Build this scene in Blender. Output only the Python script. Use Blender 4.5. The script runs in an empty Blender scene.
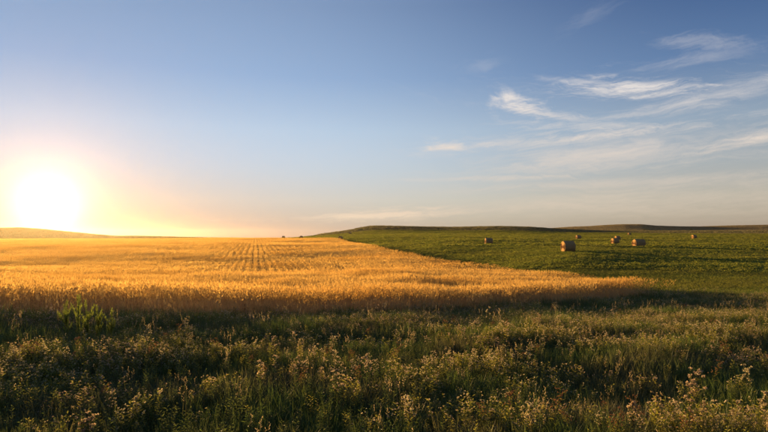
import bpy, math, random
import numpy as np

# ------------------------------------------------------------------ camera, sky, sun, exposure
S = bpy.context.scene
COL = S.collection
FPX, CX, HY = 555.0, 384.0, 237.0           # focal length, principal column and level horizon of the photograph, in its pixels
CAMZ = 1.8
cam = bpy.data.objects.new('camera', bpy.data.cameras.new('camera'))
COL.objects.link(cam)
S.camera = cam
cam.location = (0, 0, CAMZ)
cam.rotation_euler = (math.radians(90), 0, 0)
cam.data.sensor_width = 36
cam.data.lens = 36 * FPX / 768
cam.data.shift_y = 21 / 768
cam.data.clip_start = 0.05
cam.data.clip_end = 60000

SUN_AZ, SUN_EL = math.radians(-31.2), math.radians(2.85)
SUN_DIR = (math.sin(SUN_AZ) * math.cos(SUN_EL), math.cos(SUN_AZ) * math.cos(SUN_EL), math.sin(SUN_EL))
sl = bpy.data.lights.new('sun', 'SUN')
sl.energy = 5.0
sl.angle = math.radians(0.5)
sl.color = (1.0, 0.61, 0.21)
sun = bpy.data.objects.new('sun', sl)
COL.objects.link(sun)
sun.location = (-60, 100, 40)
sun.rotation_euler = (math.radians(90) - SUN_EL, 0, math.pi - SUN_AZ)

S.view_settings.view_transform = 'Standard'
S.view_settings.look = 'None'
S.view_settings.exposure = 1.5
S.view_settings.gamma = 1.0
S.cycles.max_bounces = 8
S.cycles.diffuse_bounces = 4
S.cycles.transmission_bounces = 4
S.cycles.transparent_max_bounces = 8
S.cycles.volume_bounces = 0
S.cycles.sample_clamp_indirect = 6.0


class V:
    """A tiny node-expression wrapper: arithmetic on sockets of one node tree."""
    T = None

    def __init__(s, k):
        s.k = k

    @staticmethod
    def m(op, *a, clamp=False):
        n = V.T.nodes.new('ShaderNodeMath')
        n.operation = op
        n.use_clamp = clamp
        for i, x in enumerate(a):
            if isinstance(x, V):
                V.T.links.new(x.k, n.inputs[i])
            else:
                n.inputs[i].default_value = x
        return V(n.outputs[0])

    def __add__(s, o): return V.m('ADD', s, o)
    __radd__ = __add__
    def __mul__(s, o): return V.m('MULTIPLY', s, o)
    __rmul__ = __mul__
    def __sub__(s, o): return V.m('SUBTRACT', s, o)
    def __rsub__(s, o): return V.m('SUBTRACT', o, s)
    def __truediv__(s, o): return V.m('DIVIDE', s, o)


def vexp(x): return V.m('EXPONENT', x)


def vcol(rgb, f):
    """colour constant times a scalar socket"""
    n = V.T.nodes.new('ShaderNodeVectorMath')
    n.operation = 'SCALE'
    n.inputs[0].default_value = rgb
    V.T.links.new(f.k, n.inputs['Scale'])
    return n.outputs[0]


def vadd(a, b):
    n = V.T.nodes.new('ShaderNodeVectorMath')
    n.operation = 'ADD'
    V.T.links.new(a, n.inputs[0])
    V.T.links.new(b, n.inputs[1])
    return n.outputs[0]


def vmix(f, a, b):
    n = V.T.nodes.new('ShaderNodeMix')
    n.data_type = 'RGBA'
    if isinstance(f, V):
        V.T.links.new(f.k, n.inputs[0])
    else:
        n.inputs[0].default_value = f
    for i, x in ((6, a), (7, b)):
        if isinstance(x, (tuple, list)):
            n.inputs[i].default_value = (*x, 1)
        else:
            V.T.links.new(x, n.inputs[i])
    return n.outputs[2]


def vnoise(vec, scale, detail=6, rough=0.55, dist=0.0, lac=2.0):
    n = V.T.nodes.new('ShaderNodeTexNoise')
    n.inputs['Scale'].default_value = scale
    n.inputs['Detail'].default_value = detail
    n.inputs['Roughness'].default_value = rough
    n.inputs['Distortion'].default_value = dist
    n.inputs['Lacunarity'].default_value = lac
    if vec is not None:
        V.T.links.new(vec, n.inputs['Vector'])
    return V(n.outputs[0])


def vcombine(x, y, z=0.0):
    n = V.T.nodes.new('ShaderNodeCombineXYZ')
    for i, a in enumerate((x, y, z)):
        if isinstance(a, V):
            V.T.links.new(a.k, n.inputs[i])
        else:
            n.inputs[i].default_value = a
    return n.outputs[0]


def smooth(x, a, b):
    n = V.T.nodes.new('ShaderNodeMapRange')
    n.interpolation_type = 'SMOOTHSTEP'
    V.T.links.new(x.k, n.inputs[0])
    n.inputs[1].default_value = a
    n.inputs[2].default_value = b
    return V(n.outputs[0])


def ramp(f, stops, interp='LINEAR'):
    n = V.T.nodes.new('ShaderNodeValToRGB')
    n.color_ramp.interpolation = interp
    e = n.color_ramp.elements
    while len(e) < len(stops):
        e.new(0.5)
    for el, (p, c) in zip(e, stops):
        el.position = p
        el.color = (*c, 1)
    V.T.links.new(f.k, n.inputs[0])
    return n.outputs[0]


def px_az(x): return math.degrees(math.atan((x - CX) / FPX))
def px_el(x, y): return math.degrees(math.atan((HY - y) / math.hypot(FPX, x - CX)))


world = bpy.data.worlds.new('World')
S.world = world
world.use_nodes = True
V.T = world.node_tree
bg = V.T.nodes['Background']
tc = V.T.nodes.new('ShaderNodeTexCoord').outputs['Generated']
sep = V.T.nodes.new('ShaderNodeSeparateXYZ')
V.T.links.new(tc, sep.inputs[0])
dx, dy, dz = (V(o) for o in sep.outputs)
DEG = 180 / math.pi
el = V.m('ARCSINE', V.m('MAXIMUM', V.m('MINIMUM', dz, 1.0), -1.0)) * DEG
az = V.m('ARCTAN2', dx, dy) * DEG
dp = dx * SUN_DIR[0] + dy * SUN_DIR[1] + dz * SUN_DIR[2]
ang = V.m('ARCCOSINE', V.m('MAXIMUM', V.m('MINIMUM', dp, 1.0), -1.0)) * DEG
# clear-air gradient with height above the horizon
grad = ramp(V.m('POWER', V.m('MAXIMUM', el, 0.0) / 90.0, 0.5, clamp=True), [
    (0.0, (.31, .225, .165)), (0.10, (.40, .32, .245)), (0.15, (.455, .39, .30)), (0.205, (.48, .44, .36)), (0.275, (.37, .405, .42)),
    (0.345, (.275, .355, .45)), (0.42, (.10, .185, .355)), (0.50, (.033, .088, .235)), (0.67, (.05, .105, .23)), (1.0, (.06, .115, .23))])
# glow round the low sun
wide = vexp(ang * ang * ang * (-1 / 46.0 ** 3)) * (1.0 - vexp(ang * (-1 / 18.0)) * .38)
daz = V.m('ARCCOSINE', V.m('MAXIMUM', V.m('MINIMUM', (dx * math.sin(SUN_AZ) + dy * math.cos(SUN_AZ)) / V.m('MAXIMUM', V.m('SQRT', dx * dx + dy * dy), 1e-4), 1.0), -1.0)) * DEG
low = vexp(V.m('MAXIMUM', el, 0.0) * (-1 / 5.0)) * vexp(daz * daz * (-1 / 26.0 ** 2))
glow = vadd(vadd(vcol((.16, .20, .17), wide * (1.0 - smooth(el, 0, 9))), vcol((.265, .335, .40), wide * smooth(el, 0, 9))),
            vadd(vadd(vcol((-.02, -.19, -.10), low), vcol((.9, .42, .20), vexp(ang * (-1 / 3.8)))),
                 vcol((4.6, 3.4, 2.5), vexp(ang * (-1 / 1.2)))))
# cirrus: soft windows over combed noise
warp = vnoise(vcombine(az * 0.09, el * 0.16, 3.7), 1.0, 3, 0.5)
warp2 = vnoise(vcombine(az * 0.12, el * 0.2, 11.3), 1.0, 3, 0.5)

warp3 = vnoise(vcombine(az * 0.5, el * 0.9, 5.2), 1.0, 4, 0.6)
fil = vnoise(vcombine(az * 0.35 + (warp - .5) * 3.0, el * 4.5 - az * .5 + (warp2 - .5) * 6.0, 2.2), 1.0, 6, .6)


def wisp(x, y, lx, ly, tilt, strength, sx, sy, lo, hi, seed):
    a0, e0 = px_az(x), px_el(x, y)
    t = math.radians(tilt)
    u = (az - a0) * math.cos(t) + (el - e0) * math.sin(t)
    v = (el - e0) * math.cos(t) - (az - a0) * math.sin(t)
    k = 0.083                                 # degrees per pixel
    win = vexp(((u / (lx * k)) * (u / (lx * k)) + (v / (ly * k)) * (v / (ly * k))) * -1.0)
    vv = v + (warp - 0.5) * 4.0 + (warp3 - 0.5) * 1.1
    n = vnoise(vcombine(u * sx * 1.3 + (warp2 - 0.5) * 2.2, vv * sy, seed), 1.0, 12, 0.66)
    n = n + (fil - .5) * .22
    return smooth(n + (win - 1.0) * 0.32 + 0.13, lo - .01, hi + .06) * V.m('POWER', win, .35) * strength


W = [wisp(448, 147, 44, 7, 1, .85, .16, 1.1, .36, .74, 1.0),
     wisp(520, 105, 36, 13, -18, 1.0, .22, .9, .36, .72, 2.0),
     wisp(535, 112, 78, 7, -13, .7, .10, 1.2, .36, .78, 2.6),
     wisp(590, 126, 91, 7, -4, .6, .10, 1.2, .38, .8, 3.1),
     wisp(600, 136, 169, 9, 3, .75, .07, 1.3, .36, .78, 4.2),
     wisp(610, 156, 143, 20, 2, .6, .05, .6, .34, .8, 5.7),
     wisp(640, 88, 86, 12, -6, .95, .09, 1.2, .36, .74, 6.4),
     wisp(585, 83, 65, 5, -9, .6, .09, 1.4, .36, .78, 6.9),
     wisp(735, 92, 124, 15, 7, .55, .07, .9, .36, .8, 7.5),
     wisp(706, 44, 60, 13, -12, .26, .13, .9, .40, .82, 8.3),
     wisp(690, 60, 91, 9, 4, .2, .10, .9, .38, .82, 8.9),
     wisp(755, 138, 91, 11, 8, .75, .07, 1.0, .34, .76, 9.9),
     wisp(500, 178, 143, 5, 0, .5, .05, 1.4, .36, .78, 10.4),
     wisp(620, 184, 208, 8, 1, .4, .05, 1.0, .36, .8, 11.2),
     wisp(385, 215, 110, 8, 3, .9, .07, 1.2, .34, .72, 12.6),
     wisp(484, 66, 42, 12, 8, .12, .16, .9, .40, .8, 13.3),
     wisp(592, 14, 39, 14, 20, .1, .16, .9, .40, .8, 14.8),
     wisp(660, 200, 299, 18, 1, .4, .04, .7, .34, .8, 15.5)]
cl = W[0]
for w_ in W[1:]:
    cl = V.m('MAXIMUM', cl, w_)
# the same thin cirrus goes on behind and beside the camera
rest = smooth(V.m('ABSOLUTE', az), 48, 75) * smooth(el, 2, 10) * smooth(vnoise(vcombine(az * .05 + (warp2 - .5) * 2, el * .3 + (warp - .5) * 2, 21.0), 1.0, 7, .6), .5, .9) * .5
cl = V.m('MINIMUM', V.m('MAXIMUM', cl * 1.35, rest), .94)
cloudcol = vadd(ramp(el / 30.0, [(0, (.70, .56, .42)), (.2, (.74, .63, .53)), (.45, (.74, .70, .68)), (1, (.62, .66, .74))]),
                vcol((.42, .30, .16), vexp(ang * (-1 / 22.0))))
nish = V.T.nodes.new('ShaderNodeTexSky')
nish.sky_type = 'NISHITA'
nish.sun_disc = False
nish.sun_elevation = SUN_EL
nish.sun_rotation = SUN_AZ
nish.air_density = 1.0
nish.dust_density = 0.6
nish.ozone_density = 2.0
nt = V.T.nodes.new('ShaderNodeVectorMath')
nt.operation = 'MULTIPLY'
V.T.links.new(nish.outputs[0], nt.inputs[0])
nt.inputs[1].default_value = (.0012, .002, .003)
clear = vadd(vadd(grad, glow), nt.outputs[0])
skyc = vmix(cl, clear, cloudcol)
sc = V.T.nodes.new('ShaderNodeVectorMath')
sc.operation = 'SCALE'
sc.inputs['Scale'].default_value = 10.0 / 2 ** 1.5
V.T.links.new(skyc, sc.inputs[0])
V.T.links.new(sc.outputs[0], bg.inputs[0])
bg.inputs[1].default_value = 0.1
world.cycles.sampling_method = 'MANUAL'
world.cycles.sample_map_resolution = 1024

# ------------------------------------------------------------------ noise and terrain
RNG = np.random.default_rng(7)
_lat = RNG.random((256, 256))


def vn(x, y):
    x = np.asarray(x, float); y = np.asarray(y, float)
    xi = np.floor(x).astype(int); yi = np.floor(y).astype(int)
    fx = x - xi; fy = y - yi
    fx = fx * fx * (3 - 2 * fx); fy = fy * fy * (3 - 2 * fy)
    g = lambda i, j: _lat[i & 255, j & 255]
    return (g(xi, yi) * (1 - fx) + g(xi + 1, yi) * fx) * (1 - fy) + (g(xi, yi + 1) * (1 - fx) + g(xi + 1, yi + 1) * fx) * fy


def fbm(x, y, o=4):
    s = 0; a = .5; t = 0
    for i in range(o):
        s = s + a * vn(x * 2 ** i + 17.3 * i, y * 2 ** i + 5.1 * i); t += a; a *= .5
    return s / t


def sstep(x, a, b):
    t = np.clip((x - a) / (b - a), 0, 1)
    return t * t * (3 - 2 * t)


# ground height below the lens (m) by photograph column (rows: depth)
_Y = np.array([2, 4, 6, 8, 10, 15, 20, 31, 46, 68, 88, 112, 150, 210, 320, 450, 700, 1300, 12000.])
_C = {
    -900: [-1.8, -1.92, -2.1, -2.18, -2.17, -2.4, -2.6, -3.4, -3.8, -3.8, -3.55, -3.25, -2.85, -2.6, -2.4, -2.6, -3.0, -4.5, -33],
    0: [-1.8, -1.92, -2.1, -2.18, -2.17, -2.4, -2.85, -3.4, -3.8, -3.8, -3.55, -3.25, -2.85, -2.6, -2.4, -2.6, -3.0, -4.5, -33],
    150: [-1.8, -1.92, -2.1, -2.2, -2.2, -2.5, -2.95, -3.5, -4.0, -4.0, -3.65, -3.3, -2.85, -2.6, -2.4, -2.6, -3.0, -4.5, -33],
    300: [-1.8, -1.92, -2.1, -2.2, -2.2, -2.5, -3.1, -3.6, -4.1, -4.05, -3.75, -3.4, -2.75, -2.3, -0.75, -0.8, -1.9, -4.5, -33],
    345: [-1.8, -1.92, -2.1, -2.2, -2.2, -2.5, -3.02, -3.6, -4.1, -4.0, -3.75, -3.4, -2.8, -2.1, -.4, 1.0, 1, 0, -33],
    380: [-1.8, -1.92, -2.1, -2.2, -2.2, -2.5, -3.02, -3.45, -3.75, -3.75, -3.5, -3.2, -2.4, -1.2, 1.2, 2.6, 1, 0, -33],
    442: [-1.8, -1.92, -2.1, -2.2, -2.2, -2.5, -2.95, -3.55, -3.85, -3.75, -3.2, -2.5, -1.55, -.75, 1.2, 2.8, 1, 0, -33],
    518: [-1.8, -1.92, -2.1, -2.2, -2.2, -2.5, -2.95, -3.6, -3.85, -3.3, -2.8, -2.4, -1.6, -.9, .9, 2.6, 1, 0, -33],
    568: [-1.8, -1.92, -2.1, -2.2, -2.2, -2.5, -2.95, -3.6, -3.75, -2.8, -2.12, -2.15, -1.8, -1.2, .8, 2.4, 1, 0, -33],
    653: [-1.8, -1.92, -2.1, -2.2, -2.2, -2.5, -2.95, -3.6, -3.6, -3.05, -2.6, -2.3, -1.9, -1.25, .6, 2.4, 1, 0, -33],
    768: [-1.8, -1.92, -2.1, -2.2, -2.2, -2.5, -2.95, -3.35, -3.4, -3.0, -2.65, -2.35, -1.9, -1.25, .6, 2.4, 1, 0, -33],
    1700: [-1.8, -1.95, -2.24, -2.40, -2.38, -2.6, -2.8, -3.0, -3.0, -2.7, -2.4, -2.1, -1.7, -1.1, .6, 2.2, 1, 0, -33],
}
_ta = np.arange(-80, 80.01, .5)
_tl = np.arange(math.log(1.0), math.log(16000), .025)
_cols = sorted(_C)
_caz = [px_az(c) for c in _cols]
_tab = np.zeros((len(_ta), len(_tl)))
for i_, a_ in enumerate(_ta):
    Yd = np.exp(_tl) * math.cos(math.radians(min(abs(a_), 60)))
    vals = [np.interp(np.log(Yd), np.log(_Y), _C[c]) for c in _cols]
    vals = np.array(vals)
    _tab[i_] = [np.interp(a_, _caz, vals[:, j]) for j in range(len(_tl))]


def _blur(t, s, ax):
    k = np.exp(-.5 * (np.arange(-3 * s, 3 * s + 1) / s) ** 2); k /= k.sum()
    p = [(0, 0), (0, 0)]; p[ax] = (3 * s, 3 * s)
    return np.apply_along_axis(lambda r: np.convolve(r, k, 'valid'), ax, np.pad(t, p, 'edge'))


_tab = _blur(_blur(_tab, 4, 0), 4, 1)


def _ridge(px, py, R, up=1.0):
    return [px_az(x) for x in px], [max(0.0, (HY - y) / FPX * R + up) for y in py]


# skylines: distance of the crest, column/row pairs in the photograph
_R1 = _ridge([272, 287, 300, 312, 325, 340, 351, 364, 373, 390, 420, 450, 500, 530, 560, 600, 640, 700, 768, 1000, 1400],
             [240, 236.6, 235.2, 234.3, 233.0, 231.6, 230.2, 227.7, 226.6, 226.9, 227.6, 228, 227.2, 227.8, 230, 231.5, 231.8, 231.6, 231.5, 231, 233], 680, -.6)
_R2 = _ridge([480, 540, 570, 590, 605, 622, 640, 655, 680, 700, 725, 750, 768, 1000, 1400],
             [236, 229, 226.8, 226, 224.8, 224, 224, 225.4, 226.2, 226.4, 225.6, 225, 224.6, 226, 231], 1500, -2.5)
_R3 = _ridge([-700, -300, -120, -60, 0, 20, 40, 60, 90, 115, 135, 165, 200, 240, 300],
             [232, 228, 229, 228.6, 228.0, 227.7, 229, 231.2, 234.2, 236.2, 236.2, 236.9, 238, 238.6, 240], 1000, 4.0)


def _bump(lr, R, w):
    d = (lr - math.log(R)) / w
    return np.where(d < 0, np.exp(-d * d), np.exp(-d * d * .35))


def H(X, Y):
    """ground height in world metres"""
    X = np.asarray(X, float); Y = np.asarray(Y, float)
    r = np.maximum(np.hypot(X, Y), .5)
    a = np.degrees(np.arctan2(X, Y))
    lr = np.log(np.maximum(r, 1.0))
    ac = np.clip(a, -79.9, 79.9)
    fi = (ac - _ta[0]) / .5; fj = np.clip((lr - _tl[0]) / .025, 0, len(_tl) - 1.001)
    i = np.minimum(fi.astype(int), len(_ta) - 2); j = fj.astype(int)
    u = fi - i; v = fj - j
    z = (_tab[i, j] * (1 - u) + _tab[i + 1, j] * u) * (1 - v) + (_tab[i, j + 1] * (1 - u) + _tab[i + 1, j + 1] * u) * v
    z = z * (1 - sstep(np.abs(a), 80, 130) * sstep(r, 4, 40) * (r < 400) * .6)
    ca = np.cos(np.radians(np.clip(a, -60, 60)))
    for (pa, ph), R, w in ((_R1, 680, .34), (_R2, 1500, .38), (_R3, 1000, .35)):
        z = z + np.interp(a, pa, ph) * (1 - sstep(np.abs(a), 60, 110)) * _bump(lr + np.log(ca), R, w)
    # small rolls
    near = sstep(r, 3, 8) * (1 - sstep(r, 22, 40))
    z = z + near * (fbm(X * .42 + 3, Y * .42 + 9, 3) - .5) * .38
    mid = sstep(r, 30, 70) * (1 - sstep(r, 500, 900))
    z = z + mid * ((fbm(X * .035 + 31, Y * .035 + 2, 3) - .5) * .55 + (fbm(X * .012 + 1, Y * .012 + 7, 2) - .5) * .5 * sstep(r, 90, 200))
    far = sstep(r, 500, 900)
    z = z + far * (fbm(X * .006, Y * .006, 4) - .5) * 2.0
    return z + CAMZ


def front_edge(X, Y):
    """depth of the wheat's near edge along this direction"""
    t = X / np.maximum(Y, .1) * FPX + CX
    base = np.interp(t, [-900, -300, 0, 150, 300, 480, 600, 653, 900], [8, 12, 15.2, 17, 18.8, 22.6, 27.3, 31, 40])
    return base + (fbm(X * .5, Y * .5, 2) - .5) * .9


def right_edge(Y):
    return np.interp(Y, [0, 31, 48, 68, 112, 208, 450], [20.5, 15.0, 11.6, 7.1, -.8, -15.5, -57]) + (vn(Y * .45, Y * 0 + 4.2) - .5) * .5


def far_edge(X, Y):
    """depth where the wheat ends and the green field begins"""
    t = X / np.maximum(Y, .1) * FPX + CX
    return np.interp(t, [150, 215, 255, 300, 345], [900, 480, 285, 252, 235])


def in_wheat(X, Y):
    return (Y > front_edge(X, Y)) & (X < right_edge(Y)) & (Y > 0) & (Y < far_edge(X, Y))


def verge_far(X, Y):
    """depth where the rough verge gives way to the green field (right of the wheat)"""
    t = X / np.maximum(Y, .1) * FPX + CX
    return np.interp(t, [600, 653, 700, 768, 900], [31, 31.5, 30.5, 29.5, 28]) + (fbm(X * .4, Y * .4 + 8, 2) - .5) * 2.0


# ------------------------------------------------------------------ materials
MATS = {}


def leaf_mat(name, ca, cb, trans=.4, tcol=None, patch=None, patch_scale=.12, gloss=.03):
    """thin plant tissue: diffuse and translucent, varied from plant to plant"""
    m = bpy.data.materials.new(name)
    m.use_nodes = True
    T = m.node_tree; V.T = T
    T.nodes.remove(T.nodes['Principled BSDF'])
    oi = T.nodes.new('ShaderNodeObjectInfo')
    c = vmix(V(oi.outputs['Random']), ca, cb)
    if patch:
        nz = vnoise(oi.outputs['Location'], patch_scale, 3, .6)
        c = vmix(smooth(nz, .42, .62), c, patch)
    geo = T.nodes.new('ShaderNodeNewGeometry')
    fine = vnoise(geo.outputs['Position'], 9.0, 2, .6)
    hs = T.nodes.new('ShaderNodeHueSaturation')
    T.links.new(c, hs.inputs['Color'])
    T.links.new((fine * .7 + .65).k, hs.inputs['Value'])
    d = T.nodes.new('ShaderNodeBsdfDiffuse')
    T.links.new(hs.outputs[0], d.inputs[0])
    t = T.nodes.new('ShaderNodeBsdfTranslucent')
    if tcol:
        mul = T.nodes.new('ShaderNodeMix'); mul.data_type = 'RGBA'; mul.blend_type = 'MULTIPLY'
        mul.inputs[0].default_value = 1
        T.links.new(hs.outputs[0], mul.inputs[6]); mul.inputs[7].default_value = (*tcol, 1)
        T.links.new(mul.outputs[2], t.inputs[0])
    else:
        T.links.new(hs.outputs[0], t.inputs[0])
    mx = T.nodes.new('ShaderNodeMixShader')
    mx.inputs[0].default_value = trans
    T.links.new(d.outputs[0], mx.inputs[1]); T.links.new(t.outputs[0], mx.inputs[2])
    g = T.nodes.new('ShaderNodeBsdfGlossy')
    g.inputs['Roughness'].default_value = .45
    mx2 = T.nodes.new('ShaderNodeMixShader')
    mx2.inputs[0].default_value = gloss
    T.links.new(mx.outputs[0], mx2.inputs[1]); T.links.new(g.outputs[0], mx2.inputs[2])
    T.links.new(mx2.outputs[0], T.nodes['Material Output'].inputs[0])
    MATS[name] = m
    return m


leaf_mat('wheat_ear', (.64, .41, .12), (.80, .53, .17), .60, patch=(.60, .36, .10), patch_scale=.09)
leaf_mat('wheat_straw', (.48, .32, .12), (.58, .41, .18), .5, patch=(.46, .29, .10), patch_scale=.05)
leaf_mat('crop_leaf', (.095, .140, .020), (.125, .165, .028), .55, patch=(.165, .165, .03), patch_scale=.06)
leaf_mat('crop_leaf_lit', (.23, .25, .035), (.29, .28, .045), .68)  # brighter, yellower copy of the crop leaf, sunlight put into its colour
leaf_mat('grass_blade', (.080, .130, .024), (.13, .165, .036), .55, patch=(.14, .13, .05), patch_scale=.5)
leaf_mat('weed_leaf', (.085, .130, .024), (.13, .160, .032), .55, patch=(.11, .12, .03), patch_scale=.4)
leaf_mat('weed_leaf_yellow', (.25, .25, .035), (.33, .29, .05), .65)  # yellower copy of the weed leaf, painted as if sunlit
leaf_mat('weed_stem', (.13, .13, .045), (.17, .13, .055), .2)
leaf_mat('flower_fluff', (.44, .37, .22), (.54, .45, .28), .55, patch=(.46, .33, .23), patch_scale=.5)
leaf_mat('seed_head', (.36, .27, .13), (.44, .33, .18), .45)
leaf_mat('rust_seed', (.20, .095, .045), (.28, .14, .06), .4)
leaf_mat('shrub_leaf', (.035, .050, .018), (.06, .07, .022), .3)
leaf_mat('pasture_green', (.075, .085, .03), (.10, .10, .04), .4)
leaf_mat('pasture_dry', (.17, .15, .065), (.22, .18, .08), .4)
leaf_mat('pasture_brown', (.15, .11, .06), (.19, .14, .07), .4)
leaf_mat('feather_leaf', (.16, .20, .03), (.22, .26, .04), .62)


def straw_mat(name, ca, cb, scale, bands=0.0):
    m = bpy.data.materials.new(name)
    m.use_nodes = True
    T = m.node_tree; V.T = T
    p = T.nodes['Principled BSDF']
    t = T.nodes.new('ShaderNodeTexCoord').outputs['Object']
    n1 = vnoise(t, scale, 6, .7)
    mp = T.nodes.new('ShaderNodeMapping')
    mp.inputs['Scale'].default_value = (1.5, 14, 14) if bands == 0 else (14, 3, 3)
    T.links.new(t, mp.inputs[0])
    n2 = vnoise(mp.outputs[0], 3.0, 5, .7)
    c = vmix(smooth(n1 * .5 + n2 * .5, .3, .7), ca, cb)
    T.links.new(c, p.inputs['Base Color'])
    p.inputs['Roughness'].default_value = .9
    p.inputs['Specular IOR Level'].default_value = .1
    b = T.nodes.new('ShaderNodeBump')
    b.inputs['Strength'].default_value = .8
    b.inputs['Distance'].default_value = .04
    T.links.new(n2.k, b.inputs['Height'])
    T.links.new(b.outputs[0], p.inputs['Normal'])
    MATS[name] = m
    return m


straw_mat('bale_straw_shaded', (.24, .15, .065), (.40, .26, .12), 6.0)  # straw of the rolled sides, painted darker to carry their shade
straw_mat('bale_straw_lit', (.42, .23, .075), (.64, .38, .14), 8.0, 1)  # the same straw painted brighter and more orange, as lit by the sun
straw_mat('bark', (.06, .045, .03), (.12, .09, .06), 8.0)


def ground_mat():
    m = bpy.data.materials.new('ground')
    m.use_nodes = True
    T = m.node_tree; V.T = T
    p = T.nodes['Principled BSDF']
    at = T.nodes.new('ShaderNodeAttribute')
    at.attribute_name = 'cover'
    geo = T.nodes.new('ShaderNodeNewGeometry')
    pos = geo.outputs['Position']
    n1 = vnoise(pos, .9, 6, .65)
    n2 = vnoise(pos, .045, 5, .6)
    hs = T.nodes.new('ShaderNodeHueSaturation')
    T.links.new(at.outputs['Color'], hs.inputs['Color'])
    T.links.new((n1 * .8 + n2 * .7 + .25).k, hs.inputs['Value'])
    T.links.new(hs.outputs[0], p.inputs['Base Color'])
    p.inputs['Roughness'].default_value = 1.0
    p.inputs['Specular IOR Level'].default_value = 0.0
    b = T.nodes.new('ShaderNodeBump')
    b.inputs['Strength'].default_value = .6
    b.inputs['Distance'].default_value = .25
    T.links.new(n1.k, b.inputs['Height'])
    T.links.new(b.outputs[0], p.inputs['Normal'])
    MATS['ground'] = m
    return m


ground_mat()


# ------------------------------------------------------------------ ground sheet
def link(o, parent=None):
    COL.objects.link(o)
    if parent:
        o.parent = parent
    return o


def tag(o, label=None, cat=None, group=None, kind=None):
    if label: o['label'] = label
    if cat: o['category'] = cat
    if group: o['group'] = group
    if kind: o['kind'] = kind
    return o


def build_ground():
    fa = np.concatenate([np.arange(-50, 50, .3), np.arange(50, 310, 4.0)])
    fr = np.concatenate([[0.6], np.exp(np.linspace(math.log(1.2), math.log(2500), 360))])
    A, R = np.meshgrid(np.radians(fa), fr, indexing='ij')
    X = np.sin(A) * R; Y = np.cos(A) * R
    az_ = np.degrees(np.arctan2(X, Y))
    Z = H(X, Y)
    na, nr = A.shape
    vs = np.stack([X, Y, Z], -1).reshape(-1, 3)
    vs = np.vstack([vs, [[0, 0, H(0, .6)]]])
    idx = np.arange(na * nr).reshape(na, nr)
    nx = np.roll(idx, -1, 0)
    q = np.stack([idx[:, :-1], idx[:, 1:], nx[:, 1:], nx[:, :-1]], -1).reshape(-1, 4)[:, ::-1]
    faces = q.tolist() + [[int(idx[i, 0]), int(nx[i, 0]), na * nr] for i in range(na)]
    me = bpy.data.meshes.new('ground')
    me.from_pydata(vs.tolist(), [], faces)
    # what grows where
    c = np.empty((na, nr, 3)); c[:] = (.045, .055, .022)
    dY = Y
    wheat = in_wheat(X, Y) & (R < 900)
    green = (~wheat) & (((X > right_edge(Y)) & (Y > verge_far(X, Y))) | (Y >= far_edge(X, Y)))
    c[green] = (.085, .115, .028)
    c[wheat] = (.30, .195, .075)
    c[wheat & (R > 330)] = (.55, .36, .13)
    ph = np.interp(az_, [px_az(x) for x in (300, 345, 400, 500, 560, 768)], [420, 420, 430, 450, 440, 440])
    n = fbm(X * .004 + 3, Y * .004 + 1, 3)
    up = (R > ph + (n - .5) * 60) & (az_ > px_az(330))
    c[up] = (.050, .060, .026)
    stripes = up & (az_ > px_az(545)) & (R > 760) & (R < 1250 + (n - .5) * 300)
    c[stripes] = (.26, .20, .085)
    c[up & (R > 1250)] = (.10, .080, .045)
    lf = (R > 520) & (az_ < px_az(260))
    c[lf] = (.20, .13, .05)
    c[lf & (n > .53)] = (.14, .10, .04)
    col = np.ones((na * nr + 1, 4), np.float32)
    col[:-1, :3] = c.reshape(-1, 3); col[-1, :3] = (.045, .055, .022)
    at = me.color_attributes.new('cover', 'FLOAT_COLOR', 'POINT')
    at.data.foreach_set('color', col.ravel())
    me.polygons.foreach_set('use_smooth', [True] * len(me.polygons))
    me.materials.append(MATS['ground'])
    o = link(bpy.data.objects.new('ground', me))
    tag(o, kind='structure')


build_ground()


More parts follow.
